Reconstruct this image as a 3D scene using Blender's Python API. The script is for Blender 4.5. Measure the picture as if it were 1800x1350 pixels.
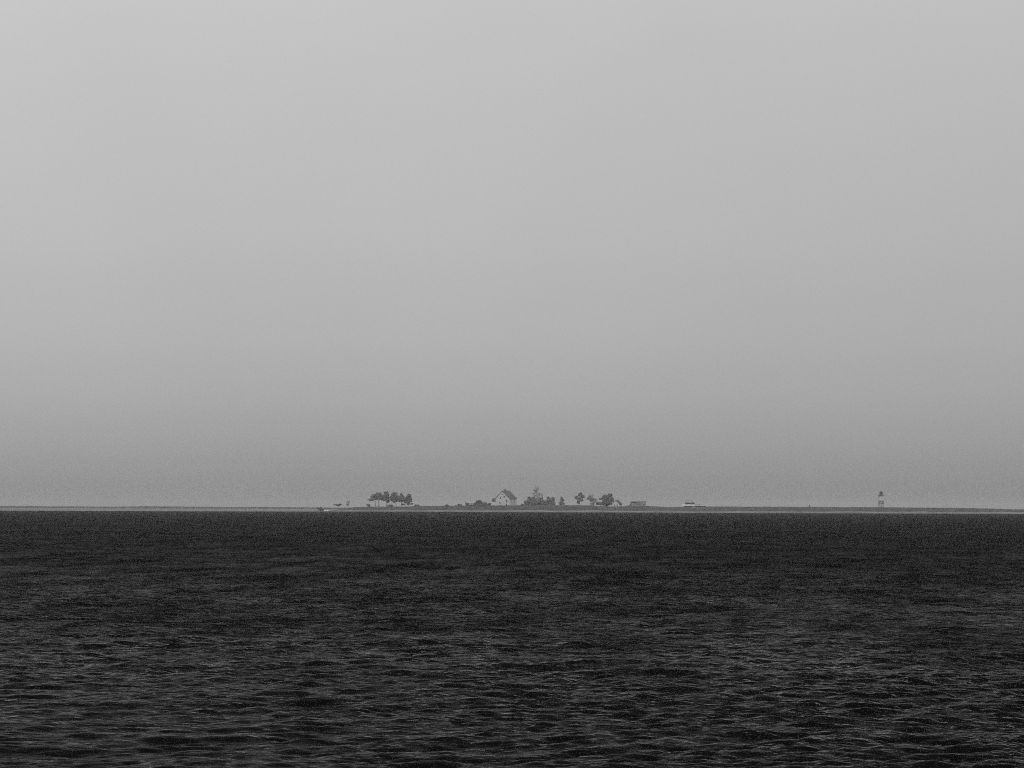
import bpy, bmesh, math, random
import numpy as np
from mathutils import Vector, Matrix

for o in list(bpy.data.objects):
    bpy.data.objects.remove(o)
sc = bpy.context.scene
col = sc.collection
R = math.radians

# ------------------------------------------------------------------ camera
FOC = 5104.0            # focal length in photo pixels (1800 px wide, 20 degrees)
CAM_H = 4.0
LEVEL = 887.7          # photo row of the level line of sight at mid width
RE2 = 2 * 6.37e6        # the sea follows the curve of the earth
PITCH = math.atan((LEVEL - 675) / FOC)
ROLL = R(0.207)
r0 = Vector((1, 0, 0)); f = Vector((0, math.cos(PITCH), math.sin(PITCH))); u0 = Vector((0, -math.sin(PITCH), math.cos(PITCH)))
rv = r0 * math.cos(ROLL) + u0 * math.sin(ROLL)
uv = u0 * math.cos(ROLL) - r0 * math.sin(ROLL)
cam_data = bpy.data.cameras.new('camera')
cam = bpy.data.objects.new('camera', cam_data)
col.objects.link(cam)
M = Matrix((rv, uv, -f)).transposed().to_4x4()
M.translation = Vector((0, 0, CAM_H))
cam.matrix_world = M
cam_data.sensor_width = 36
cam_data.lens = 18 / (900 / FOC)
cam_data.clip_start = 0.5
cam_data.clip_end = 60000
sc.camera = cam

# ------------------------------------------------------------------ sky, sun, exposure
SUN_EL, SUN_AZ = 38.0, 175.0      # azimuth from +Y, negative to the left
world = bpy.data.worlds.new('World')
sc.world = world
world.use_nodes = True
nt = world.node_tree
nt.nodes.clear()
N = nt.nodes.new; K = nt.links.new
out = N('ShaderNodeOutputWorld'); bg = N('ShaderNodeBackground')
bg.inputs['Strength'].default_value = 0.1
sky = N('ShaderNodeTexSky'); sky.sky_type = 'NISHITA'; sky.sun_disc = False
sky.sun_elevation = R(SUN_EL); sky.sun_rotation = R(SUN_AZ)
sky.air_density = 1.0; sky.dust_density = 4.0; sky.ozone_density = 1.0
bw = N('ShaderNodeRGBToBW'); K(sky.outputs[0], bw.inputs[0])
# overcast veil: dim near the horizon, brighter with height, a little brighter to the left
tc = N('ShaderNodeTexCoord'); sep = N('ShaderNodeSeparateXYZ'); K(tc.outputs['Generated'], sep.inputs[0])
ramp = N('ShaderNodeValToRGB'); K(sep.outputs['Z'], ramp.inputs[0])
els = ramp.color_ramp.elements
ramp.color_ramp.interpolation = 'CARDINAL'
VEIL = [(0.0, .29), (.01, .33), (.0185, .37), (.034, .422), (.054, .465), (.087, .51), (0.172, .593), (0.35, .66), (1.0, .70)]
els[0].position = VEIL[0][0]; els[0].color = (VEIL[0][1],) * 3 + (1,)
els[1].position = VEIL[-1][0]; els[1].color = (VEIL[-1][1],) * 3 + (1,)
for p_, v_ in VEIL[1:-1]:
    e = els.new(p_); e.color = (v_, v_, v_, 1)
side = N('ShaderNodeMapRange'); K(sep.outputs['X'], side.inputs['Value'])
side.inputs['From Min'].default_value = -1; side.inputs['From Max'].default_value = 1
side.inputs['To Min'].default_value = 1.3; side.inputs['To Max'].default_value = 0.7
cloud = N('ShaderNodeTexNoise'); cloud.inputs['Scale'].default_value = 6.0; cloud.inputs['Detail'].default_value = 5
K(tc.outputs['Generated'], cloud.inputs['Vector'])
cl = N('ShaderNodeMapRange'); K(cloud.outputs['Fac'], cl.inputs['Value'])
cl.inputs['To Min'].default_value = 0.92; cl.inputs['To Max'].default_value = 1.08
m1 = N('ShaderNodeMath'); m1.operation = 'MULTIPLY'; K(ramp.outputs[0], m1.inputs[0]); K(side.outputs[0], m1.inputs[1])
m2 = N('ShaderNodeMath'); m2.operation = 'MULTIPLY'; K(m1.outputs[0], m2.inputs[0]); K(cl.outputs[0], m2.inputs[1])
m3 = N('ShaderNodeMath'); m3.operation = 'MULTIPLY'; K(m2.outputs[0], m3.inputs[0]); m3.inputs[1].default_value = 10.0 * 0.86
m4 = N('ShaderNodeMath'); m4.operation = 'MULTIPLY_ADD'; K(bw.outputs[0], m4.inputs[0]); m4.inputs[1].default_value = 0.12
K(m3.outputs[0], m4.inputs[2])
K(m4.outputs[0], bg.inputs['Color']); K(bg.outputs[0], out.inputs['Surface'])

sun_data = bpy.data.lights.new('sun', 'SUN'); sun_data.energy = 2.4; sun_data.angle = R(12)
sun = bpy.data.objects.new('sun', sun_data); col.objects.link(sun)
sd = Vector((math.sin(R(SUN_AZ)) * math.cos(R(SUN_EL)), math.cos(R(SUN_AZ)) * math.cos(R(SUN_EL)), math.sin(R(SUN_EL))))
sun.rotation_euler = sd.to_track_quat('Z', 'Y').to_euler()

vs = sc.view_settings
vs.view_transform = 'Standard'; vs.look = 'None'; vs.exposure = 0.0; vs.gamma = 1.0; vs.use_curve_mapping = False
sc.render.engine = 'CYCLES'
cy = sc.cycles
cy.use_denoising = False
cy.use_adaptive_sampling = True; cy.adaptive_threshold = 0.2; cy.adaptive_min_samples = 24
cy.filter_width = 1.0
cy.volume_bounces = 2; cy.max_bounces = 6; cy.glossy_bounces = 3; cy.diffuse_bounces = 2; cy.transmission_bounces = 2
cy.sample_clamp_indirect = 2; cy.sample_clamp_direct = 3

# ------------------------------------------------------------------ helpers
rng = random.Random(7)

def P(xp, yp, D):
    """the point at distance D that the photo shows at (xp, yp)"""
    d = f * 1.0 + rv * ((xp - 900) / FOC) - uv * ((yp - 675) / FOC)
    return Vector((0, 0, CAM_H)) + d * (D / d.y)

def mat(name, c, rough=0.85, var=0.25, scale=0.8, spec=0.25, bump=0.0, bscale=4.0):
    m = bpy.data.materials.new(name); m.use_nodes = True
    t = m.node_tree; b = t.nodes['Principled BSDF']
    b.inputs['Roughness'].default_value = rough
    b.inputs['Specular IOR Level'].default_value = spec
    geo = t.nodes.new('ShaderNodeNewGeometry')
    n = t.nodes.new('ShaderNodeTexNoise'); n.inputs['Scale'].default_value = scale; n.inputs['Detail'].default_value = 4
    t.links.new(geo.outputs['Position'], n.inputs['Vector'])
    r = t.nodes.new('ShaderNodeMapRange')
    r.inputs['From Min'].default_value = 0.3; r.inputs['From Max'].default_value = 0.7
    r.inputs['To Min'].default_value = c * (1 - var); r.inputs['To Max'].default_value = c * (1 + var)
    t.links.new(n.outputs['Fac'], r.inputs['Value'])
    t.links.new(r.outputs[0], b.inputs['Base Color'])
    if bump:
        n2 = t.nodes.new('ShaderNodeTexNoise'); n2.inputs['Scale'].default_value = bscale
        t.links.new(geo.outputs['Position'], n2.inputs['Vector'])
        bp = t.nodes.new('ShaderNodeBump'); bp.inputs['Distance'].default_value = bump
        t.links.new(n2.outputs['Fac'], bp.inputs['Height']); t.links.new(bp.outputs[0], b.inputs['Normal'])
    return m

MT = dict(
    foliage=mat('dark_foliage', .12, .8, .4, .7), foliage_pale=mat('pale_foliage', .14, .8, .4, .6),
    bark=mat('bark', .07, .9, .3, 3), bush=mat('bush_foliage', .085, .8, .45, .8),
    grass=mat('dune_grass', .035, .9, .5, .15, bump=.1), sand=mat('sand', .11, .95, .45, .06, bump=.05),
    render=mat('white_render', .33, .8, .06, .5), plaster=mat('grey_plaster', .12, .85, .12, .5),
    roof=mat('dark_roof', .07, .8, .25, .9), pale_roof=mat('pale_roof', .22, .8, .15, .6),
    glass=mat('dark_glass', .02, .15, .2, 1, spec=.5), frame=mat('painted_frame', .45, .6, .05),
    white=mat('white_paint', .6, .5, .04, .6), red=mat('faded_red_paint', .10, .6, .1, .6),
    iron=mat('dark_iron', .03, .5, .2, 2), hull=mat('dark_hull', .008, .9, .15, 1, spec=.05), rubber=mat('black_motor', .015, .5, .1),
    cloth=mat('dark_cloth', .02, .9, .2, 5), skin=mat('skin', .3, .6, .05, 5), hair=mat('dark_hair', .02, .8, .1, 5),
    plaster_white=mat('weathered_white', .36, .8, .06, .6), foam=mat('foam', .85, .7, .08, 3), brick=mat('brick', .13, .9, .25, 3),
)

def tag(o, label=None, cat=None, group=None, kind=None):
    for k, v in (('label', label), ('category', cat), ('group', group), ('kind', kind)):
        if v: o[k] = v
    return o

def empty(name, loc, label, cat, group=None, rz=0):
    o = bpy.data.objects.new(name, None); col.objects.link(o)
    o.location = loc; o.rotation_euler = (0, 0, rz); o.empty_display_size = .5
    return tag(o, label, cat, group)

def link(name, bm, m, parent=None, smooth=False):
    me = bpy.data.meshes.new(name)
    bmesh.ops.recalc_face_normals(bm, faces=bm.faces[:]) if len(bm.faces) < 3000 and not bm.faces.layers.int.get('leaf') else None
    bm.to_mesh(me); bm.free()
    if smooth: me.polygons.foreach_set('use_smooth', [True] * len(me.polygons))
    me.materials.append(MT[m] if isinstance(m, str) else m)
    o = bpy.data.objects.new(name, me); col.objects.link(o)
    o.parent = parent
    return o

def box(bm, x0, x1, y0, y1, z0, z1):
    v = [bm.verts.new((x, y, z)) for x in (x0, x1) for y in (y0, y1) for z in (z0, z1)]
    for q in ((0, 1, 3, 2), (4, 6, 7, 5), (0, 4, 5, 1), (2, 3, 7, 6), (0, 2, 6, 4), (1, 5, 7, 3)):
        bm.faces.new([v[i] for i in q])

def loft(bm, rings, cap=True):
    """rings: lists of equal length of points"""
    vs_ = [[bm.verts.new(p) for p in r] for r in rings]
    n = len(rings[0])
    for a, b in zip(vs_, vs_[1:]):
        for i in range(n):
            bm.faces.new((a[i], a[(i + 1) % n], b[(i + 1) % n], b[i]))
    if cap:
        bm.faces.new(vs_[0][::-1]); bm.faces.new(vs_[-1])

def lathe(bm, prof, n=16, cx=0, cy=0):
    loft(bm, [[(cx + r * math.cos(2 * math.pi * i / n), cy + r * math.sin(2 * math.pi * i / n), z) for i in range(n)] for r, z in prof])

def tube(bm, pts, rad, n=6):
    pts = [Vector(p) for p in pts]
    rings = []
    for i, p in enumerate(pts):
        d = (pts[min(i + 1, len(pts) - 1)] - pts[max(i - 1, 0)]).normalized()
        a = d.orthogonal().normalized(); b = d.cross(a)
        r = rad[i] if isinstance(rad, (list, tuple)) else rad
        rings.append([p + a * (r * math.cos(2 * math.pi * k / n)) + b * (r * math.sin(2 * math.pi * k / n)) for k in range(n)])
    loft(bm, rings)

# ------------------------------------------------------------------ sea
def octave(lo, hi, seed, wind, spread, n=256):
    g = np.random.default_rng(seed)
    L = 24.0 * hi * (1 + 0.07 * g.random())
    k1 = 2 * np.pi * np.fft.fftfreq(n, L / n)
    kx, ky = np.meshgrid(k1, k1, indexing='ij')
    k = np.hypot(kx, ky); k[0, 0] = 1e9
    lam = 2 * np.pi / k
    w = ((lam >= lo) & (lam < hi)).astype(float) * k ** -2.0
    c = (kx * math.cos(wind) + ky * math.sin(wind)) / k
    w *= np.maximum(c, 0) ** spread + 0.02
    s = w * (g.normal(size=(n, n)) + 1j * g.normal(size=(n, n)))
    h = np.fft.ifft2(s).real
    dx = np.fft.ifft2(-1j * kx / k * s).real
    dy = np.fft.ifft2(-1j * ky / k * s).real
    gx = np.fft.ifft2(1j * kx * s).real; gy = np.fft.ifft2(1j * ky * s).real
    q = math.sqrt((gx ** 2 + gy ** 2).mean())
    return L, h / q, dx / q, dy / q

def sample(F, L, x, y):
    n = F.shape[0]
    u = (x / L) % 1.0 * n; v = (y / L) % 1.0 * n
    i = np.floor(u).astype(int); j = np.floor(v).astype(int)
    fu = u - i; fv = v - j
    i %= n; j %= n; i2 = (i + 1) % n; j2 = (j + 1) % n
    return (F[i, j] * (1 - fu) * (1 - fv) + F[i2, j] * fu * (1 - fv) + F[i, j2] * (1 - fu) * fv + F[i2, j2] * fu * fv)

WIND = R(-72)       # the waves come down towards the camera, a little from the left
#        lo    hi    slope  spread
OCT = [(.20, .40, .15, .7), (.40, .80, .15, .7), (.80, 1.6, .115, .8), (1.6, 3.2, .056, .9),
       (3.2, 6.4, .030, 1.4), (6.4, 14., .018, 2.5), (14., 30., .003, 5.0)]
CALM0, CALM1 = 1640.0, 1770.0

def smooth(a, b, x):
    t = np.clip((x - a) / (b - a), 0, 1); return t * t * (3 - 2 * t)

def build_sea():
    ys = [2.0, 6.0, 12.0, 18.0, 24.0, 29.0, 33.0, 36.0, 38.5]
    while ys[-1] < 600: ys.append(ys[-1] + np.interp(ys[-1], [40, 100, 400], [.0015, .0018, .0022]) * ys[-1])
    while ys[-1] < 1900: ys.append(ys[-1] + .006 * ys[-1])
    ys += [2050, 2300, 2600, 3000, 3500, 4000, 4700, 5500, 6500, 8000, 10000, 12000]
    Y = np.array(ys)
    core = np.linspace(-1, 1, 701)
    sidec = 1 + .004 * np.cumsum(1.28 ** np.arange(1, 27))
    U = np.concatenate([-sidec[::-1], core, sidec])
    UU, YY = np.meshgrid(U, Y)
    XX = UU * (YY * .193 + 4.0)
    sx = np.abs(np.gradient(XX, axis=1)); sy = np.abs(np.gradient(YY, axis=0))
    sp = np.maximum(sx * 1.5, sy)
    x = XX.ravel(); y = YY.ravel(); spc = sp.ravel()
    off = 60 * (1 - smooth(-190, -70, x))
    calm = 1 - smooth(CALM0 - off, CALM1 - off, y)
    # slow gust pattern: a few long patches of rougher and smoother water
    Lg, G, _, _ = octave(30, 90, 99, R(-80), 1.0)
    gust = sample(G / np.abs(G).std(), Lg, x * 1.0, y * 0.6)
    gmod = 1 + 0.13 * np.clip(gust, -2, 2) + .08 * np.tanh(x / 8) + .06 * np.tanh(x / 25) + .05 * np.tanh(x / 50)
    Z = np.zeros_like(x); DX = np.zeros_like(x); DY = np.zeros_like(x)
    core_sp = np.maximum((Y * .193 + 4.0) / 350 * 1.5, np.gradient(Y))
    core_sp = np.repeat(core_sp, len(U)); mask = np.zeros_like(x)
    miss = np.zeros_like(x); tot = 0
    for i, (lo, hi, sl, spr) in enumerate(OCT):
        L, h, dx, dy = octave(lo, hi, 11 + i, WIND + R((-1) ** i * 7), spr)
        a = R(13 * i)
        xr = x * math.cos(a) - y * math.sin(a); yr = x * math.sin(a) + y * math.cos(a)
        # rotate back the field's own wind so all octaves share a direction
        L, h, dx, dy = octave(lo, hi, 11 + i, WIND + R((-1) ** i * 7) + a, spr)
        w = 1 - smooth(.26 * lo, .5 * lo, spc)
        amp = sl * calm * gmod * w
        Z += sample(h, L, xr, yr) * amp
        du = sample(dx, L, xr, yr) * amp; dv = sample(dy, L, xr, yr) * amp
        DX += du * math.cos(a) + dv * math.sin(a); DY += -du * math.sin(a) + dv * math.cos(a)
        mask += smooth(.26 * lo, .5 * lo, core_sp) * sl ** 2
        miss += (1 - w) * sl ** 2; tot += sl ** 2
    miss = np.sqrt(miss / tot); mask = np.sqrt(mask / tot)
    co = np.stack([x + 1.15 * DX, y + 1.15 * DY, Z - (x * x + y * y) / RE2], 1).astype(np.float32)
    r, c = XX.shape
    idx = np.arange(r * c).reshape(r, c)
    q = np.stack([idx[:-1, :-1], idx[:-1, 1:], idx[1:, 1:], idx[1:, :-1]], -1).reshape(-1)
    me = bpy.data.meshes.new('sea')
    nf = len(q) // 4
    me.vertices.add(r * c); me.vertices.foreach_set('co', co.ravel())
    me.loops.add(len(q)); me.loops.foreach_set('vertex_index', q.astype(np.int32))
    me.polygons.add(nf); me.polygons.foreach_set('loop_start', np.arange(0, nf * 4, 4, dtype=np.int32))
    me.polygons.foreach_set('use_smooth', np.ones(nf, bool))
    me.update(calc_edges=True)
    for nm, arr in (('fine', np.clip(miss, 0, 1)), ('chop', calm * gmod), ('open', calm), ('mask', mask)):
        at = me.attributes.new(nm, 'FLOAT', 'POINT'); at.data.foreach_set('value', arr.astype(np.float32))
    o = bpy.data.objects.new('sea', me); col.objects.link(o)
    tag(o, 'dark choppy sea water filling the foreground', kind='structure')
    m = bpy.data.materials.new('sea_water'); m.use_nodes = True
    t = m.node_tree; b = t.nodes['Principled BSDF']
    nn = t.nodes.new; kk = t.links.new
    geo = nn('ShaderNodeNewGeometry')
    mp = nn('ShaderNodeMapping'); mp.inputs['Scale'].default_value = (.7, 1, 1); mp.inputs['Rotation'].default_value = (0, 0, R(14))
    kk(geo.outputs['Position'], mp.inputs['Vector'])
    a_f = nn('ShaderNodeAttribute'); a_f.attribute_name = 'fine'
    a_c = nn('ShaderNodeAttribute'); a_c.attribute_name = 'chop'
    a_o = nn('ShaderNodeAttribute'); a_o.attribute_name = 'open'
    # wave groups drawn out along the wind
    mg = nn('ShaderNodeMapping'); mg.inputs['Scale'].default_value = (1.6, .10, 1); mg.inputs['Rotation'].default_value = (0, 0, R(6))
    kk(geo.outputs['Position'], mg.inputs['Vector'])
    ng = nn('ShaderNodeTexNoise'); ng.inputs['Scale'].default_value = 1.0; ng.inputs['Detail'].default_value = 4; ng.inputs['Roughness'].default_value = .6
    kk(mg.outputs[0], ng.inputs['Vector'])
    gr = nn('ShaderNodeMapRange'); gr.inputs['From Min'].default_value = .3; gr.inputs['From Max'].default_value = .7; gr.inputs['To Min'].default_value = 2.0; gr.inputs['To Max'].default_value = .15
    kk(ng.outputs['Fac'], gr.inputs['Value'])
    grp = nn('ShaderNodeMath'); grp.operation = 'MULTIPLY'; kk(gr.outputs[0], grp.inputs[0]); kk(a_c.outputs['Fac'], grp.inputs[1])
    prev = None
    for sc_, dist, det, far in ((9, .02, 2, False), (5, .06, 2, True), (1.5, .18, 2, True)):
        n = nn('ShaderNodeTexNoise'); n.inputs['Scale'].default_value = sc_; n.inputs['Detail'].default_value = det
        n.inputs['Roughness'].default_value = .55
        kk(mp.outputs[0], n.inputs['Vector'])
        bp = nn('ShaderNodeBump'); bp.inputs['Distance'].default_value = dist
        if far:
            mm = nn('ShaderNodeMath'); mm.operation = 'MULTIPLY'
            kk(a_f.outputs['Fac'], mm.inputs[0]); kk(grp.outputs[0], mm.inputs[1]); kk(mm.outputs[0], bp.inputs['Strength'])
        else:
            kk(a_c.outputs['Fac'], bp.inputs['Strength'])
        kk(n.outputs['Fac'], bp.inputs['Height'])
        if prev: kk(prev.outputs[0], bp.inputs['Normal'])
        prev = bp
    t.nodes.remove(b)
    body = nn('ShaderNodeBsdfDiffuse'); body.inputs['Color'].default_value = (.003, .003, .003, 1)
    gl = nn('ShaderNodeBsdfGlossy'); gl.inputs['Roughness'].default_value = .06; gl.inputs['Color'].default_value = (1, 1, 1, 1)
    fr = nn('ShaderNodeFresnel'); fr.inputs['IOR'].default_value = 1.33
    pw = nn('ShaderNodeMath'); pw.operation = 'POWER'; pw.inputs[1].default_value = WATER_POW
    ml = nn('ShaderNodeMath'); ml.operation = 'MULTIPLY'
    rf_ = nn('ShaderNodeMapRange'); kk(a_o.outputs['Fac'], rf_.inputs['Value']); rf_.inputs['To Min'].default_value = .58; rf_.inputs['To Max'].default_value = WATER_REF
    # rough sea masks its own back slopes: the unresolved waves reflect less at grazing angles
    a_m = nn('ShaderNodeAttribute'); a_m.attribute_name = 'mask'
    fm = nn('ShaderNodeMapRange'); kk(a_m.outputs['Fac'], fm.inputs['Value']); fm.inputs['From Min'].default_value = .45; fm.inputs['To Min'].default_value = 1; fm.inputs['To Max'].default_value = .065
    fo = nn('ShaderNodeMapRange'); kk(a_o.outputs['Fac'], fo.inputs['Value']); fo.inputs['To Min'].default_value = 1
    kk(fm.outputs[0], fo.inputs['To Max'])
    # noise paints patches of glint and shade into reflectance, drawn out along the wind
    mg2 = nn('ShaderNodeMapping'); mg2.inputs['Scale'].default_value = (.16, .045, 1); mg2.inputs['Rotation'].default_value = (0, 0, R(-5))
    kk(geo.outputs['Position'], mg2.inputs['Vector'])
    ng2 = nn('ShaderNodeTexNoise'); ng2.inputs['Scale'].default_value = 1.0; ng2.inputs['Detail'].default_value = 7; ng2.inputs['Roughness'].default_value = .88
    kk(mg2.outputs[0], ng2.inputs['Vector'])
    g2 = nn('ShaderNodeMapRange'); g2.inputs['From Min'].default_value = .42; g2.inputs['From Max'].default_value = .62; g2.inputs['To Min'].default_value = .05; g2.inputs['To Max'].default_value = 4.2
    kk(ng2.outputs['Fac'], g2.inputs['Value'])
    g3 = nn('ShaderNodeMix'); g3.data_type = 'FLOAT'; gf = nn('ShaderNodeMapRange'); kk(a_m.outputs['Fac'], gf.inputs['Value']); gf.inputs['From Min'].default_value = .5; kk(gf.outputs[0], g3.inputs[0]); g3.inputs[2].default_value = 1; kk(g2.outputs[0], g3.inputs[3])
    fm2 = nn('ShaderNodeMath'); fm2.operation = 'MULTIPLY'; kk(fm.outputs[0], fm2.inputs[0]); kk(g3.outputs[0], fm2.inputs[1])
    kk(fm2.outputs[0], fo.inputs['To Max'])
    m_ = nn('ShaderNodeMath'); m_.operation = 'MULTIPLY'; kk(rf_.outputs[0], m_.inputs[0]); kk(fo.outputs[0], m_.inputs[1])
    kk(m_.outputs[0], ml.inputs[1])
    mx = nn('ShaderNodeMixShader')
    for q_ in (gl, fr, body): kk(prev.outputs[0], q_.inputs['Normal'])
    kk(fr.outputs[0], pw.inputs[0]); kk(pw.outputs[0], ml.inputs[0]); kk(ml.outputs[0], mx.inputs[0])
    kk(body.outputs[0], mx.inputs[1]); kk(gl.outputs[0], mx.inputs[2])
    kk(mx.outputs[0], t.nodes['Material Output'].inputs['Surface'])
    me.materials.append(m)
    return o

WATER_POW, WATER_REF = 2.8, 0.5
build_sea()

# ------------------------------------------------------------------ the spit and the far shore
SHORE = 1780.0
TOP = [(560, 2.0), (600, 2.05), (640, 2.4), (720, 2.6), (740, 3.0), (820, 3.3), (900, 3.6), (1000, 3.8), (1040, 3.75), (1075, 3.1),
       (1140, 3.5), (1180, 2.9), (1200, 2.35), (1242, 2.35), (1252, 3.3), (1400, 3.35), (1560, 3.2), (1700, 3.05), (1780, 2.5), (1800, 2.3), (1900, 2.1), (2300, 2.0)]

def interp(tab, x):
    return float(np.interp(x, [a for a, b in tab], [b for a, b in tab]))

def wob(x, s=1.0):
    return math.sin(x * .13 * s) * .5 + math.sin(x * .31 * s + 1.3) * .3 + math.sin(x * .77 * s + 4) * .2

def ground_z(X, Yd):
    xp = 900 + X * FOC / SHORE
    top = interp(TOP, xp) - .19
    return 4 - (4 - top) * max(1, Yd / 1812) * 1.01 if Yd > 1812 else top

def build_spit():
    xs = np.concatenate([np.arange(-118, -98, 1.0), np.arange(-98, 330, 2.0), np.arange(330, 800, 20.0)])
    bb = bmesh.new(); bl = bmesh.new()
    def shore_y(X):
        y = SHORE + 3 * wob(X, .25)
        if X < -60: y += ((-60 - X) / 12) ** 2
        return y
    def col_pts(X):
        y0 = shore_y(X)
        xp = 900 + X * FOC / SHORE
        top = (interp(TOP, xp) - .19) * min(1, max(.0, (X + 118) / 20))
        bz = min(.78, top * .6) * (1 + .25 * wob(X, 1.2))
        rough = .10 * wob(X, 3.1) + .06 * wob(X, 7.7)
        bk = lambda q: 4 - (4 - top) * ((y0 + q) / (y0 + 32)) * 1.01
        beach = [(X, y0 - 12, -.5), (X, y0, -.22), (X, y0 + 7, bz * .5 - .1), (X, y0 + 14, bz), (X, y0 + 15.5, bz - .15)]
        land = [(X, y0 + 13.6, bz - .12), (X, y0 + 14.2, bz + .14 * min(1, top)), (X, y0 + 22, bz + (top - bz) * .7), (X, y0 + 32, top + rough),
                (X, y0 + 60, bk(60)), (X, y0 + 200, bk(200)), (X, y0 + 500, bk(500)), (X, y0 + 1000, bk(1000)), (X, y0 + 1100, -1.5)]
        return beach, land
    rows_b, rows_l = [], []
    for X in xs:
        b_, l_ = col_pts(float(X))
        rows_b.append([bb.verts.new(p) for p in b_]); rows_l.append([bl.verts.new(p) for p in l_])
    for bm, rows in ((bb, rows_b), (bl, rows_l)):
        for a, b in zip(rows, rows[1:]):
            for i in range(len(a) - 1):
                bm.faces.new((a[i], b[i], b[i + 1], a[i + 1]))
    o = link('beach', bb, 'sand', smooth=True); tag(o, 'pale narrow sand beach along the water line of the spit', kind='structure')
    o = link('grassy_spit', bl, 'grass', smooth=True); tag(o, 'low dark grass covered spit of land on the horizon', kind='structure')
build_spit()

def build_far_shore():
    D = 3000.0
    prof = [(-300, 2.6), (0, 2.95), (15, 2.8), (40, 2.3), (100, 2.55), (180, 2.3), (230, 3.0), (250, 3.2), (300, 2.9), (330, 2.9), (390, 2.2), (430, 2.8), (470, 2.7), (520, 2.35), (600, 2.2), (700, 2.1), (760, 1.6)]
    bm = bmesh.new(); rows = []
    for xp in np.arange(-300, 770, 5.0):
        X = (xp - 900) * D / FOC
        z = .80 + (interp(prof, xp) - 2.5) * .75 + .10 * wob(X, 1.0) + .06 * wob(X, 4.0)
        y = D + 10 * wob(X, .05)
        rows.append([bm.verts.new(p) for p in ((X, y - 6, -.9), (X, y, -.25), (X, y + 10, z * .8), (X, y + 30, z), (X, y + 200, z * .85), (X, y + 420, -1.2))])
    for a, b in zip(rows, rows[1:]):
        for i in range(5): bm.faces.new((a[i], b[i], b[i + 1], a[i + 1]))
    o = link('far_shore', bm, 'grass', smooth=True); tag(o, 'thin low far shore on the left horizon', kind='structure')
build_far_shore()

# dune grass and scrub that roughens the crest of the spit
def build_dune_grass():
    g = random.Random(3); bm = bmesh.new(); bm.faces.layers.int.new('leaf')
    for k in range(9000):
        X = g.uniform(-106, 325); yy = SHORE + g.uniform(17, 60)
        z = ground_z(X, yy) * min(1, max(.3, (X + 118) / 20))
        if yy < SHORE + 30: z = .8 + (z - .8) * (yy - SHORE - 16) / 14
        h = g.uniform(.15, .5) * (1.3 if g.random() < .08 else 1)
        for _ in range(2):
            a = g.uniform(0, math.pi); w = g.uniform(.2, .55)
            dx, dy = math.cos(a) * w, math.sin(a) * w
            t = g.uniform(-.2, .2)
            bm.faces.new([bm.verts.new(p) for p in ((X - dx, yy - dy, z - .15), (X + dx, yy + dy, z - .15), (X + dx * .3 + t, yy + dy * .3, z + h), (X - dx * .5 + t, yy - dy * .5, z + h * .8))])
    o = link('dune_grass', bm, 'bush'); tag(o, 'tufts of dark dune grass along the crest of the spit', kind='stuff')
build_dune_grass()

# ------------------------------------------------------------------ plants
def leaves(bm, c, rx, ry, rz, n, size, g):
    """small leaf clumps spread through a lumpy ellipsoid"""
    lumps = [(Vector((g.uniform(-.65, .65), g.uniform(-.65, .65), g.uniform(-.65, .65))), g.uniform(.35, .6)) for _ in range(16)]
    for _ in range(n):
        l, lr = g.choice(lumps)
        d = Vector((g.gauss(0, 1), g.gauss(0, 1), g.gauss(0, 1))).normalized() * (g.random() ** .45) * lr
        p = l + d
        if p.length > 1.05: p = p.normalized() * g.uniform(.75, 1.05)
        q = c + Vector((p.x * rx, p.y * ry, p.z * rz))
        s = size * g.uniform(.6, 1.5)
        a = Vector((g.gauss(0, 1), g.gauss(0, 1), g.gauss(0, 1))).normalized()
        b = a.orthogonal().normalized(); e = a.cross(b)
        vs_ = [bm.verts.new(q + b * s * x + e * s * y) for x, y in ((-.5, -.35), (.1, -.55), (.6, .1), (0, .5))]
        bm.faces.new(vs_)

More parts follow.
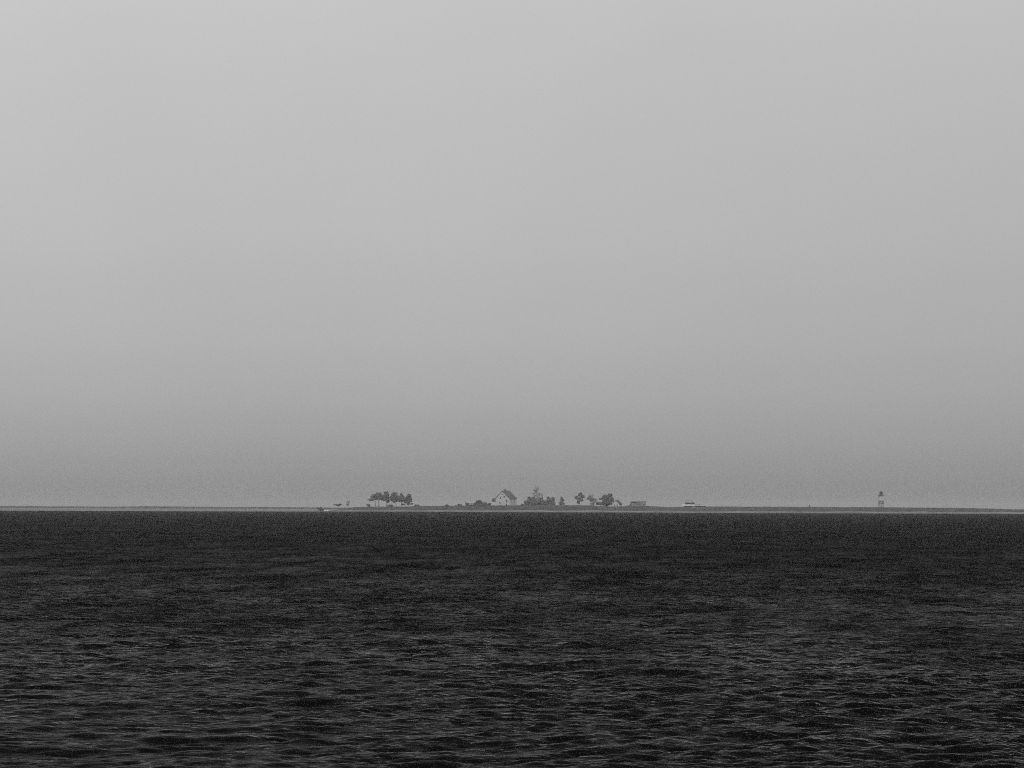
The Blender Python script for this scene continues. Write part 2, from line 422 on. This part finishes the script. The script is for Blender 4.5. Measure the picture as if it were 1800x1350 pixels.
def tree(name, label, xp, D, blobs, trunk, cat='tree', group=None, dens=1.0, leafm='foliage', leaf=.42, seed=0, lean=0, base_z=None):
    """blobs: (x px, y px, half width px, half height px) as seen at distance D; trunk: (x px at base, x px at top, radius m)"""
    g = random.Random(seed * 31 + int(xp))
    s = D / FOC
    gz = ground_z(P(xp, 890, D).x, D) if base_z is None else base_z
    base = P(xp, 890, D); base.z = gz - .15
    o = empty(name, base, label, cat, group)
    bc = bmesh.new(); bc.faces.layers.int.new('leaf')
    bt = bmesh.new()
    cen = []
    for (bx, by, hw, hh) in blobs:
        c = P(bx, by, D) - base
        c.y += g.uniform(-.3, .3) * hw * s
        cen.append((c, hw * s))
        vol = hw * hh * s * s
        leaves(bc, c, hw * s * 1.12, hw * s * .95, hh * s * 1.12, int((110 + 230 * vol) * dens), leaf * (1 if dens >= .8 else .8), g)
    if trunk:
        x0, x1, r = trunk
        r *= 1.35
        b0 = Vector((P(x0, 890, D).x - base.x, 0, 0))
        top = max(cen, key=lambda c: c[0].z)[0]
        t1 = Vector((P(x1, 880, D).x - base.x, 0, top.z * .92))
        mid = b0.lerp(t1, .5) + Vector((g.uniform(-.3, .3), g.uniform(-.3, .3), 0))
        tube(bt, [b0, b0.lerp(mid, .5) + Vector((g.uniform(-.1, .1), 0, 0)), mid, t1], [r, r * .8, r * .65, r * .2])
        for c, w in cen:
            for _ in range(2 if dens < .5 else 1):
                k = min(.85, max(.25, (c.z - w * .6) / max(top.z, .1)))
                st = b0.lerp(mid, k * 2) if k < .5 else mid.lerp(t1, (k - .5) * 2)
                e = c + Vector((g.uniform(-.5, .5) * w, g.uniform(-.4, .4) * w, g.uniform(0, .5) * w))
                tube(bt, [st, st.lerp(e, .5) + Vector((0, 0, .15 * w)), e], [r * .42, r * .28, r * .12], 5)
        link('trunk', bt, 'bark', o, True)
    else:
        for _ in range(5):
            e = g.choice(cen)[0] * 0.8
            tube(bt, [(g.uniform(-.2, .2), g.uniform(-.2, .2), 0), e], [.06, .02], 4)
        link('stem', bt, 'bark', o, True)
    link('crown' if trunk else 'foliage', bc, leafm, o)
    return o

PG = 'pines standing in a row at the left end of the spit'
tree('pine_tree', 'leftmost pine of the row, crown leaning left over a drooping low branch', 658, 1828,
     [(657, 873, 6, 4), (652, 878.5, 5, 2.2), (663, 874, 4, 4)], (661, 659, .16), group=PG, seed=1)
tree('pine_tree', 'second pine from the left with straight bare trunk and flat low crown', 666, 1832,
     [(666, 871, 6, 5.2), (671, 875, 5, 4.5), (661, 876, 4, 3)], (666.5, 666, .22), group=PG, seed=2)
tree('pine_tree', 'tallest pine of the row, just left of the narrow gap, thick crooked trunk', 680, 1830,
     [(679.5, 869, 5, 5.6), (676, 875, 5, 5), (681, 877, 4.2, 5), (682, 882, 2.6, 3)], (680, 680.5, .26), group=PG, seed=3)
tree('pine_tree', 'broad round pine with the widest crown, right of the narrow gap', 694, 1835,
     [(694, 871, 6.5, 5.6), (691, 876, 5.5, 5), (699, 876, 5, 5), (694, 880.5, 5, 3)], (697, 694, .2), group=PG, seed=4)
tree('pine_tree', 'small pine with narrow pointed top between the broad pine and the low one', 706, 1838,
     [(706, 871, 2.8, 4), (704, 877, 4.5, 5.5), (707, 880, 4, 3)], (705, 706, .15), group=PG, seed=5)
tree('pine_tree', 'lowest pine of the row, tucked left of the end pine', 711.5, 1831,
     [(711, 876.5, 4, 4.5), (712, 880.5, 4, 3), (708.5, 886.5, 3, 1.3)], (712, 711.5, .15), group=PG, seed=6)
tree('pine_tree', 'rightmost pine of the row with a tall crown reaching down the trunk', 719, 1829,
     [(719, 872.5, 4.2, 4.6), (720, 878.5, 4.4, 5), (716, 881, 3.4, 4), (718, 885, 3.5, 2.5), (724, 885.5, 2.2, 1.2)], (717, 719, .18), group=PG, seed=7)

tree('small_tree', 'low flat-topped tree standing alone left of the pine row', 593, 1850, [(590, 887.3, 4.3, 1.4), (594, 888.3, 4, 1.3), (597.5, 886.8, 3, 1.2)], (596.5, 595.5, .12), dens=1.2, leaf=.35, seed=8, base_z=.75)
tree('bare_tree', 'faint thin tree between the lone flat-topped tree and the pines', 612, 1860, [(612, 884, 3.4, 3.6), (610.5, 888, 2.6, 2)], (612, 612, .12), dens=.35, leafm='foliage_pale', leaf=.35, seed=9, base_z=1.3)

tree('shrub', 'small leaning shrub below the leftmost pine', 648, 1822, [(647.5, 887.6, 3.6, 1.6), (649.5, 890, 1.6, 2)], None, cat='shrub', seed=10)
tree('shrub', 'wedge shaped shrub under the gap in the pine row', 687, 1822, [(687.5, 888.5, 4.8, 1.7), (683, 891, 4, 2.2), (690, 891, 3, 2)], None, cat='shrub', seed=11)
BG = 'shrubs along the low ridge of the spit'
for i, (xp, lab, bl) in enumerate([
        (734, 'rounded shrub just right of the pine row', [(733.5, 889.5, 4.6, 2.8), (739, 891, 5, 2), (728, 891.5, 4, 1.6)]),
        (765, 'long low scrub between the pines and the pointed shrub', [(752, 891.5, 7, 1.6), (765, 891.8, 8, 1.4), (776, 891.3, 6, 1.3)]),
        (785, 'small pointed shrub standing up from the low ridge', [(785.5, 889.3, 3, 2.4), (781, 890.8, 4, 1.5), (790, 891, 4, 1.3)]),
        (808, 'low rounded shrub left of the half hidden shed', [(808, 888.8, 4, 2.8), (803, 890, 4, 1.8), (813, 890.5, 4, 1.6)]),
        (822, 'shrub in front of the left end of the shed', [(821, 887.2, 3.6, 2.8), (826, 889, 5, 2.4), (832, 889.5, 4, 2.2)]),
        (843, 'largest dark bush, between the shed and the gabled house', [(843, 884.5, 5.5, 4.8), (838, 887, 5.5, 4.2), (850, 886, 6, 3.8), (858, 887.5, 5.6, 3.6), (846, 889.5, 12, 3), (840, 881.5, 3, 2)]),
        (876, 'low hedge across the foot of the gabled house', [(868, 891.5, 6, 2), (876, 892, 6, 1.7), (885, 893, 6, 1.3), (894, 893, 7, 1.2)]),
        (912, 'low hedge right of the gabled house', [(905, 891.5, 5, 2), (912, 890.8, 5, 2.2), (919, 888.8, 3.2, 3)])]):
    tree('shrub', lab, xp, 1816 - (i % 3), bl, None, cat='shrub', group=BG, leafm='bush', seed=20 + i, dens=1.2)

CG = 'trees in the clump right of the gabled house'
tree('broadleaf_tree', 'rounded dark tree at the left of the clump beside the house', 934, 1850,
     [(934, 878, 7.5, 5), (928, 883, 6.5, 4.5), (940, 882.5, 6.5, 5), (933, 887, 11, 3.5)], (934, 934, .2), group=CG, seed=31, dens=1.1)
tree('broadleaf_tree', 'low bushy tree in the middle of the clump, a thin spire behind', 951, 1845,
     [(950, 881, 6.5, 4.6), (955, 884, 7, 4), (947, 886, 7, 3.6)], (951, 951, .18), group=CG, seed=32, dens=1.1)
tree('spire_conifer', 'thin dark conifer spire rising from the middle of the clump', 952.7, 1858,
     [(952.8, 870, .5, 2.2), (952.8, 873.5, .8, 2.4), (953, 877, 1.8, 2.6)], (952.8, 952.8, .12), group=CG, seed=33, leaf=.3, dens=1.3)
tree('broadleaf_tree', 'twin peaked tree at the right of the clump', 967, 1850,
     [(965, 876.5, 3.6, 3.6), (972, 877.5, 3.4, 3.4), (967, 881.5, 7, 4.2), (959.5, 884, 4, 4), (970, 885.5, 7, 3.2)], (968, 968, .18), group=CG, seed=34, dens=1.1)
tree('shrub', 'low scrub filling the foot of the tree clump', 955, 1818, [(930, 890.5, 9, 2.4), (944, 890.2, 9, 2.6), (958, 890, 9, 2.5), (970, 890, 8, 2.2)], None, cat='shrub', group=BG, leafm='bush', seed=35, dens=1.1)
tree('bare_tree', 'tall faint sparse tree rising behind the clump, highest on the spit', 944, 2600,
     [(944, 859, 3.6, 4.2), (942, 865, 6, 5.5), (947, 872, 5.5, 6), (940, 870, 4.5, 3.5), (950, 877, 4, 4), (945, 879, 5, 5)], (945, 944.5, .2), dens=.27, leafm='foliage_pale', leaf=.38, seed=39)
tree('conifer', 'small cone shaped tree standing free right of the clump', 987.5, 1835,
     [(987, 876, 2, 3), (988, 880, 3.6, 3), (987.5, 884.5, 5.2, 3.4)], (987.5, 987.3, .15), seed=37, dens=.9)
tree('broadleaf_tree', 'lone tree with a ragged gappy crown on a bare slim trunk', 1019, 1835,
     [(1020, 869, 4.2, 3.6), (1013.5, 874.5, 3, 3), (1023.5, 873, 3.6, 3), (1018, 878, 3.6, 3.8), (1022.5, 879.5, 3.5, 2), (1016.5, 883, 2.8, 2.5)], (1018.5, 1019, .16), seed=38)
tree('bare_tree', 'faint feathery tree between the lone tree and the dense round one', 1042, 2150,
     [(1039, 873.5, 6, 4.5), (1043, 878, 7, 5), (1043, 884, 5.5, 4), (1034, 876, 3, 3)], (1044, 1041, .18), dens=.5, leafm='foliage_pale', leaf=.4, seed=39)
tree('broadleaf_tree', 'dense dark round tree leaning over the small gabled cottage', 1067, 1842,
     [(1065, 875, 7, 5), (1072, 872, 4.4, 4.4), (1074, 878, 5, 5), (1066, 881.5, 8.5, 4.5), (1068, 886, 9, 3.2), (1056, 877, 3, 1.4), (1058, 885.5, 4.5, 2.6), (1052, 885, 4, 2.6)], (1068, 1068, .25), seed=40, dens=1.2)
tree('shrub', 'low scrub between the cottage and the long low building', 1098, 1818, [(1097, 892, 5, 1.6), (1103, 890.8, 3.6, 2)], None, cat='shrub', group=BG, leafm='bush', seed=41)
tree('shrub', 'low scrub right of the long low building', 1142, 1816, [(1138, 891.5, 5, 1.6), (1148, 891.8, 7, 1.5), (1162, 892.2, 8, 1.4)], None, cat='shrub', group=BG, leafm='bush', seed=42)

# ------------------------------------------------------------------ buildings
def opening(parent, name, w, h, loc, rz, panes=2, pane_m='glass', frame_m='frame'):
    """a framed opening standing 4 cm proud of the wall; faces -Y locally"""
    bm = bmesh.new(); t = .07
    for x0, x1, z0, z1 in ((-w / 2, w / 2, h - t, h), (-w / 2, w / 2, 0, t), (-w / 2, -w / 2 + t, t, h - t), (w / 2 - t, w / 2, t, h - t)):
        box(bm, x0, x1, -.05, .02, z0, z1)
    if panes > 1:
        box(bm, -.02, .02, -.045, .02, t, h - t)
    fr = link(name, bm, frame_m, parent); fr.location = loc; fr.rotation_euler = (0, 0, rz)
    bm = bmesh.new(); box(bm, -w / 2 + t, w / 2 - t, -.02, .015, t, h - t)
    pn = link('pane' if name == 'window' else 'door_leaf', bm, pane_m, fr)
    return fr

def gable_house(name, label, cat, base, rz, W, L, wall_h, rise, openings, chim=None, over=.35, wall_m='render', roof_m='roof'):
    """gable end faces local -Y"""
    o = empty(name, base, label, cat, rz=rz)
    bm = bmesh.new()
    pr = [(-W / 2, 0), (W / 2, 0), (W / 2, wall_h), (0, wall_h + rise), (-W / 2, wall_h)]
    loft(bm, [[(x, y, z) for x, z in pr] for y in (0, L)])
    link('wall', bm, wall_m, o)
    bm = bmesh.new(); th = .28; sl = rise / (W / 2)
    ex = W / 2 + over; ez = wall_h - over * sl
    for s in (-1, 1):
        loft(bm, [[(0, y, wall_h + rise + .02), (s * ex, y, ez + .02), (s * ex, y, ez + th), (0, y, wall_h + rise + th)] for y in (-over, L + over)])
    rf = link('roof', bm, roof_m, o)
    bm = bmesh.new(); box(bm, -.13, .13, -over - .02, L + over + .02, wall_h + rise + th - .08, wall_h + rise + th + .06)
    link('ridge_cap', bm, roof_m, rf)
    if chim:
        cx, cyy, cw, ch = chim
        bm = bmesh.new(); zt = wall_h + rise - abs(cx) * sl
        box(bm, cx - cw / 2, cx + cw / 2, cyy - cw / 2, cyy + cw / 2, zt - .4, zt + ch)
        box(bm, cx - cw / 2 - .08, cx + cw / 2 + .08, cyy - cw / 2 - .08, cyy + cw / 2 + .08, zt + ch + .003, zt + ch + .13)
        link('chimney', bm, 'brick', rf)
    for kind, face, u, z, w, h in openings:
        if face == 'front': loc, r_ = (u, -.003, z), 0
        else: loc, r_ = (W / 2 + .003, u, z), R(90)
        opening(o, kind, w, h, loc, r_, pane_m='glass' if kind == 'window' else 'iron')
    return o

DH = 1850.0; sH = DH / FOC
hb = P(883.5, 891.5, DH); hb.z = ground_z(hb.x, DH) - .5
W_ = 25 * sH / math.cos(R(28)); 
house = gable_house('gabled_house', 'big pale gabled house with a dark steep roof and chimney', 'house', hb, R(-28), W_, 9.2, 5.4, 4.6,
    [('window', 'front', -.2, 7.5, .8, .9), ('window', 'front', -1.6, 5.1, 1.0, 1.5), ('window', 'front', 1.1, 5.6, 1.0, 1.3),
     ('window', 'front', 2.9, 2.7, 1.1, 1.9), ('door', 'front', 2.8, .15, 1.1, 1.9), ('window', 'front', -2.0, 1.9, 1.0, 1.1),
     ('window', 'side', 2.6, 3.0, 1.0, 1.2), ('window', 'side', 6.2, 3.0, 1.0, 1.2), ('window', 'side', 4.5, .9, 1.0, 1.1)],
    chim=(.1, 3.0, 1.0, 1.3))
# dark roofed annex on the left wall
bm = bmesh.new(); box(bm, -W_ / 2 - 2.3, -W_ / 2 - .003, .1, 3.4, 0, 3.4)
link('annex_wall', bm, 'render', house)
bm = bmesh.new(); x0, x1 = -W_ / 2 - 2.7, -W_ / 2 - .004
loft(bm, [[(x0, y, 3.402), (x1, y, 3.402), (x1, y, 5.55), (x0 + .5, y, 5.3)] for y in (-.2, 3.7)])
link('annex_roof', bm, 'roof', house)

cb = P(1082.5, 892, 1826); cb.z = ground_z(cb.x, 1826) - .1
gable_house('cottage', 'small gabled cottage with a dark roof beside the dense round tree', 'house', cb, R(-24), 4.8, 4.2, 2.1, 2.2,
            [('window', 'front', -.8, .7, .8, 1.0), ('door', 'front', .9, .05, .8, 1.8), ('window', 'side', 2.0, .8, .8, .9)], over=.3)

# half hidden shed
sb = P(829, 890, 1846); sb.z = ground_z(sb.x, 1846) - .1
shed = empty('shed', sb, 'low pale shed with a light roof half hidden behind bushes', 'shed', rz=R(6))
bm = bmesh.new(); box(bm, -3.6, 3.6, 0, 4, 0, 2.2); link('wall', bm, 'render', shed)
bm = bmesh.new(); loft(bm, [[(-3.9, -.3, 2.1), (3.9, -.3, 2.1), (3.9, -.3, 2.25), (-3.9, -.3, 2.25)], [(-3.4, 2, 3.55), (3.4, 2, 3.55), (3.4, 2, 3.7), (-3.4, 2, 3.7)],
    [(-3.9, 4.3, 2.1), (3.9, 4.3, 2.1), (3.9, 4.3, 2.25), (-3.9, 4.3, 2.25)]]); link('roof', bm, 'pale_roof', shed)
for u in (-2.2, .2, 2.3): opening(shed, 'window', .8, .8, (u, -.003, .9), 0)

# long low building
lb = P(1122, 891, 1840); lb.z = ground_z(lb.x, 1840) - .1
low = empty('bungalow', lb, 'long low grey building with a dark nearly flat roof and a short mast', 'house', rz=R(-4))
bm = bmesh.new(); box(bm, -4.6, 4.6, 0, 5, -.2, 2.75); link('wall', bm, 'plaster', low)
bm = bmesh.new(); loft(bm, [[(-5.0, -.5, 2.7), (5.0, -.5, 2.95), (5.0, -.5, 3.2), (-4.9, -.5, 3.1)], [(-5.0, 5.4, 2.7), (5.0, 5.4, 2.95), (5.0, 5.4, 3.5), (-4.9, 5.4, 3.4)]])
rf = link('roof', bm, 'roof', low)
bm = bmesh.new(); tube(bm, [(3.0, 1, 3.2), (3.3, 1, 4.4)], .08); box(bm, 2.9, 3.7, .97, 1.03, 4.1, 4.16); link('mast', bm, 'iron', rf)
bm = bmesh.new(); box(bm, .3, .9, 2, 2.6, 3.2, 3.75); link('chimney', bm, 'brick', rf)
for u in (-3.2, -1.2, 1.0, 3.1): opening(low, 'window', .95, 1.0, (u, -.003, 1.0), 0)
bm = bmesh.new(); loft(bm, [[(-6.6, y, -.2), (-4.603, y, -.2), (-4.603, y, 2.2), (-4.9, y, 2.2)] for y in (.5, 4)]); link('lean_to', bm, 'roof', low)

# flat roofed pavilion with bands of dark windows
DP = 1815.0; sp_ = DP / FOC
pb = P(1220, 893, DP); pb.z = 2.1
pav = empty('pavilion', pb, 'white two-tier flat roofed building with dark window bands', 'building')
def pxz(x, y): q = P(x, y, DP); return q.x - pb.x, q.z - pb.z
def pbox(name, xa, ya, xb, yb, y0, y1, m, parent):
    a = pxz(xa, yb); b = pxz(xb, ya)
    bm = bmesh.new(); box(bm, a[0], b[0], y0, y1, a[1], b[1]); return link(name, bm, m, parent)
pbox('lower_wall', 1202.5, 889.1, 1240, 894.5, 0, 5, 'plaster', pav)
pbox('upper_wall', 1204.5, 883.2, 1221, 886.9, .6, 4.6, 'plaster', pav)
pbox('balcony_parapet', 1199.5, 886.92, 1221.2, 888.6, -.6, 5.2, 'white', pav)
pbox('terrace_wall', 1221.3, 887.2, 1240.5, 888.9, .3, 4.8, 'render', pav)
pbox('terrace_roof', 1221.3, 886.0, 1231, 886.5, -.2, 5, 'plaster', pav)
pbox('flat_roof', 1203.5, 882.3, 1222.2, 883.15, .2, 5, 'render', pav)
pbox('awning', 1205, 880.0, 1218.5, 880.5, .8, 3.8, 'roof', pav)
for xx in (1205.6, 1211.5, 1217.9): pbox('awning_post', xx - .12, 880.52, xx + .12, 882.28, 1.2, 1.28, 'iron', pav)
for k in range(5):
    xa = 1205.0 + k * 3.25; w = pbox('window', xa, 883.3, xa + 3.1, 886.7, .56, .597, 'glass', pav)
    pbox('window_bar', xa + 1.45, 883.5, xa + 1.6, 886.5, .53, .557, 'plaster', w)
for k in range(4):
    xa = 1203.0 + k * 3.5; w = pbox('window', xa, 889.3, xa + 3.35, 892.0, -.04, -.003, 'glass', pav)
for k in range(5):
    xa = 1221.6 + k * 3.7; w = pbox('window', xa, 889.2, xa + 3.55, 891.7, -.04, -.003, 'glass', pav)

# ------------------------------------------------------------------ lighthouse
DL = 2250.0; sL = DL / FOC
b0 = P(1548.8, 894, DL); b0.z = 2.3
def lz(y): return P(1548.8, y, DL).z - b0.z
lh = empty('lighthouse', b0, 'slim white lighthouse with a dark band and dark lantern, at the right of the spit', 'lighthouse')
rb, rt = 5.4 * sL, 3.9 * sL
def rad(z): return rb + (rt - rb) * max(0, z) / lz(872)
z1, z2, z3 = lz(886.3), lz(879.6), lz(872.2)
bm = bmesh.new(); lathe(bm, [(rad(0) * 1.12, -.3), (rad(0) * 1.12, .5), (rad(.5), .503), (rad(z1), z1)], 20); link('tower_base', bm, 'pale_roof', lh, False)
bm = bmesh.new(); lathe(bm, [(rad(z1) + .02, z1 + .002), (rad(z2) + .02, z2)], 20); link('painted_band', bm, 'red', lh)
bm = bmesh.new(); lathe(bm, [(rad(z2), z2 + .002), (rad(z3), z3)], 20); link('tower_shaft', bm, 'plaster_white', lh)
bm = bmesh.new(); lathe(bm, [(rt + .1, z3 + .002), (rt + .75, z3 + .35), (rt + .75, z3 + .55), (rt * .6, z3 + .552)], 20); gal = link('gallery', bm, 'iron', lh)
bm = bmesh.new()
for k in range(14):
    a = 2 * math.pi * k / 14; x, y = (rt + .65) * math.cos(a), (rt + .65) * math.sin(a)
    tube(bm, [(x, y, z3 + .55), (x, y, z3 + 1.55)], .03, 4)
for h in (1.05, 1.55):
    ring = [((rt + .65) * math.cos(2 * math.pi * k / 20), (rt + .65) * math.sin(2 * math.pi * k / 20), z3 + h) for k in range(21)]
    tube(bm, ring, .035, 4)
link('railing', bm, 'iron', gal)
zl = z3 + .56; lr = 2.9 * sL
bm = bmesh.new(); lathe(bm, [(lr, zl), (lr, zl + .7)], 12); link('lantern_base', bm, 'red', lh)
bm = bmesh.new(); lathe(bm, [(lr * .9, zl + .702), (lr * .9, zl + 2.2)], 12); ln = link('lantern_glass', bm, 'glass', lh)
for k in range(8):
    bm = bmesh.new(); a = 2 * math.pi * k / 8; tube(bm, [(lr * .95 * math.cos(a), lr * .95 * math.sin(a), zl + .7), (lr * .95 * math.cos(a), lr * .95 * math.sin(a), zl + 2.2)], .06, 4)
    link('glazing_bar', bm, 'iron', ln)
bm = bmesh.new(); lathe(bm, [(lr * 1.15, zl + 2.202), (lr * 1.05, zl + 2.45), (lr * .6, zl + 2.95), (.18, zl + 3.2), (.22, zl + 3.45), (.05, zl + 3.6), (.04, zl + 4.4)], 14); link('lantern_roof', bm, 'iron', lh, True)
for z in (z1 * .45, z1 + 1.0, z2 + 1.2): opening(lh, 'window', .6, .9, (0, -rad(z) - .06, z), 0, panes=1)
opening(lh, 'door', 1.0, 2.0, (-.3, -rad(0) * 1.12 - .04, -.1), 0, panes=1, pane_m='iron')

# ------------------------------------------------------------------ person on the spit
def person(loc, label, rz=0, seed=0):
    o = empty('person', loc, label, 'person', rz=rz)
    J = {'pel': (0, 0, .95, .15), 'chest': (0, .01, 1.30, .165), 'neck': (0, .02, 1.50, .065), 'head0': (0, .01, 1.58, .085), 'head1': (0, .0, 1.70, .10), 'head2': (0, .01, 1.79, .06),
         'hl': (-.10, 0, .88, .10), 'kl': (-.12, -.04, .50, .065), 'al': (-.12, .03, .10, .045), 'tl': (-.13, -.14, .04, .04),
         'hr': (.10, 0, .88, .10), 'kr': (.11, .02, .50, .065), 'ar': (.11, .08, .10, .045), 'tr': (.12, -.09, .04, .04),
         'sl': (-.19, .02, 1.42, .07), 'el': (-.27, .05, 1.14, .05), 'wl': (-.25, -.04, .88, .035), 'dl': (-.24, -.06, .79, .04),
         'sr': (.19, .02, 1.42, .07), 'er': (.27, .04, 1.14, .05), 'wr': (.24, -.05, .90, .035), 'dr': (.23, -.07, .81, .04)}
    E = [('pel', 'chest'), ('chest', 'neck'), ('neck', 'head0'), ('head0', 'head1'), ('head1', 'head2'), ('pel', 'hl'), ('hl', 'kl'), ('kl', 'al'), ('al', 'tl'),
         ('pel', 'hr'), ('hr', 'kr'), ('kr', 'ar'), ('ar', 'tr'), ('chest', 'sl'), ('sl', 'el'), ('el', 'wl'), ('wl', 'dl'), ('chest', 'sr'), ('sr', 'er'), ('er', 'wr'), ('wr', 'dr')]
    keys = list(J)
    me = bpy.data.meshes.new('body')
    me.from_pydata([J[k][:3] for k in keys], [(keys.index(a), keys.index(b)) for a, b in E], [])
    b = bpy.data.objects.new('body', me); col.objects.link(b); b.parent = o
    sk = b.modifiers.new('skin', 'SKIN'); sk.use_smooth_shade = True
    for i, k in enumerate(keys):
        d = me.skin_vertices[0].data[i]; d.radius = (J[k][3], J[k][3]); d.use_root = (k == 'pel')
    b.modifiers.new('sub', 'SUBSURF').levels = 1; b.modifiers['sub'].render_levels = 1
    me.materials.append(MT['cloth']); b.scale = (1.35, 1.3, 1.08)
    bm = bmesh.new(); lathe(bm, [(.02, 1.83), (.08, 1.80), (.112, 1.72), (.108, 1.65)][::-1], 10); link('hair', bm, 'hair', o, True)
    return o
pp = P(1423, 892, 1812); pp.z = ground_z(pp.x, 1812) + .02

person(pp, 'dark figure standing alone on the spit, between the pavilion and the lighthouse', R(20))

# ------------------------------------------------------------------ motorboat and its wake
DB = 2050.0
bp_ = P(563.5, 897.2, DB); bp_.z = -DB * DB / RE2
boat = empty('motorboat', bp_, 'small dark motorboat heading left with its bow raised', 'boat', rz=R(4)); boat.scale = (1.0, 1.0, 1.6)
def hullring(x, w, zk, zg, y=0):   # keel to gunwale cross-section
    return [(x, -w, zg), (x, -w * .85, zk + (zg - zk) * .35), (x, 0, zk), (x, w * .85, zk + (zg - zk) * .35), (x, w, zg), (x, w * .82, zg - .12), (x, 0, zg - .25), (x, -w * .82, zg - .12)]
tr = math.radians(7)
hull_bm = bmesh.new()
loft(hull_bm, [hullring(2.3, .85, -.1, .75), hullring(1.2, .95, -.1, .8), hullring(-.4, .95, -.05, .95), hullring(-1.8, .62, .2, 1.15), hullring(-2.55, .12, .75, 1.35)])
hull = link('hull', hull_bm, 'hull', boat, True); hull.rotation_euler = (0, tr, 0)
bm = bmesh.new(); loft(bm, [[(-1.0, -.6, .85), (-1.0, .6, .85), (.6, .65, .75), (.6, -.65, .75)], [(-.5, -.5, 1.45), (-.5, .5, 1.45), (.5, .55, 1.5), (.5, -.55, 1.5)]]); c_ = link('cabin', bm, 'hull', boat); c_.rotation_euler = (0, tr, 0)
bm = bmesh.new(); loft(bm, [[(-.72, -.45, 1.15), (-.72, .45, 1.15), (-.66, .45, 1.15), (-.66, -.45, 1.15)], [(-.5, -.42, 1.42), (-.5, .42, 1.42), (-.46, .42, 1.42), (-.46, -.42, 1.42)]]); w_ = link('windscreen', bm, 'glass', boat); w_.rotation_euler = (0, tr, 0)
bm = bmesh.new(); box(bm, 2.32, 2.75, -.18, .18, .35, 1.0); box(bm, 2.4, 2.6, -.06, .06, -.4, .347); link('outboard_motor', bm, 'rubber', boat)
bm = bmesh.new(); tube(bm, [(-1.3, -.55, 1.2), (-2.2, -.3, 1.75), (-2.2, .3, 1.75), (-1.3, .55, 1.2)], .03, 4); link('bow_rail', bm, 'iron', boat)

g = random.Random(5); bm = bmesh.new()
for k in range(420):
    t = g.random() ** 1.6
    x = 2.6 + t * 8.5; y = g.gauss(0, .35 + .8 * t); h = (.42 * (1 - t) + .05) * g.uniform(.5, 1.1); s = g.uniform(.12, .34) * (1.2 - t * .6)
    v = [bm.verts.new((x + s * math.cos(a), y + s * math.sin(a), -.02)) for a in (0, 2.1, 4.2)]; tp = bm.verts.new((x + g.uniform(-.1, .1), y, h))
    for i in range(3): bm.faces.new((v[i], v[(i + 1) % 3], tp))
wk = link('wake_foam', bm, 'foam'); wk.location = bp_; wk.rotation_euler = (0, 0, R(4))
tag(wk, 'white foam wake trailing right behind the motorboat', kind='stuff')

# ------------------------------------------------------------------ haze
bm = bmesh.new(); box(bm, -16000, 16000, -400, 12500, -25.0, 19.0)
hz = link('haze', bm, 'white'); hz.data.materials.clear()
m = bpy.data.materials.new('haze'); m.use_nodes = True; t = m.node_tree; t.nodes.clear()
mo = t.nodes.new('ShaderNodeOutputMaterial'); pv = t.nodes.new('ShaderNodeVolumePrincipled')
pv.inputs['Color'].default_value = (.6, .6, .6, 1); pv.inputs['Density'].default_value = 0.000125; pv.inputs['Anisotropy'].default_value = 0.0
t.links.new(pv.outputs[0], mo.inputs['Volume'])
hz.data.materials.append(m)
tag(hz, 'pale sea haze over the water and the spit', kind='stuff')
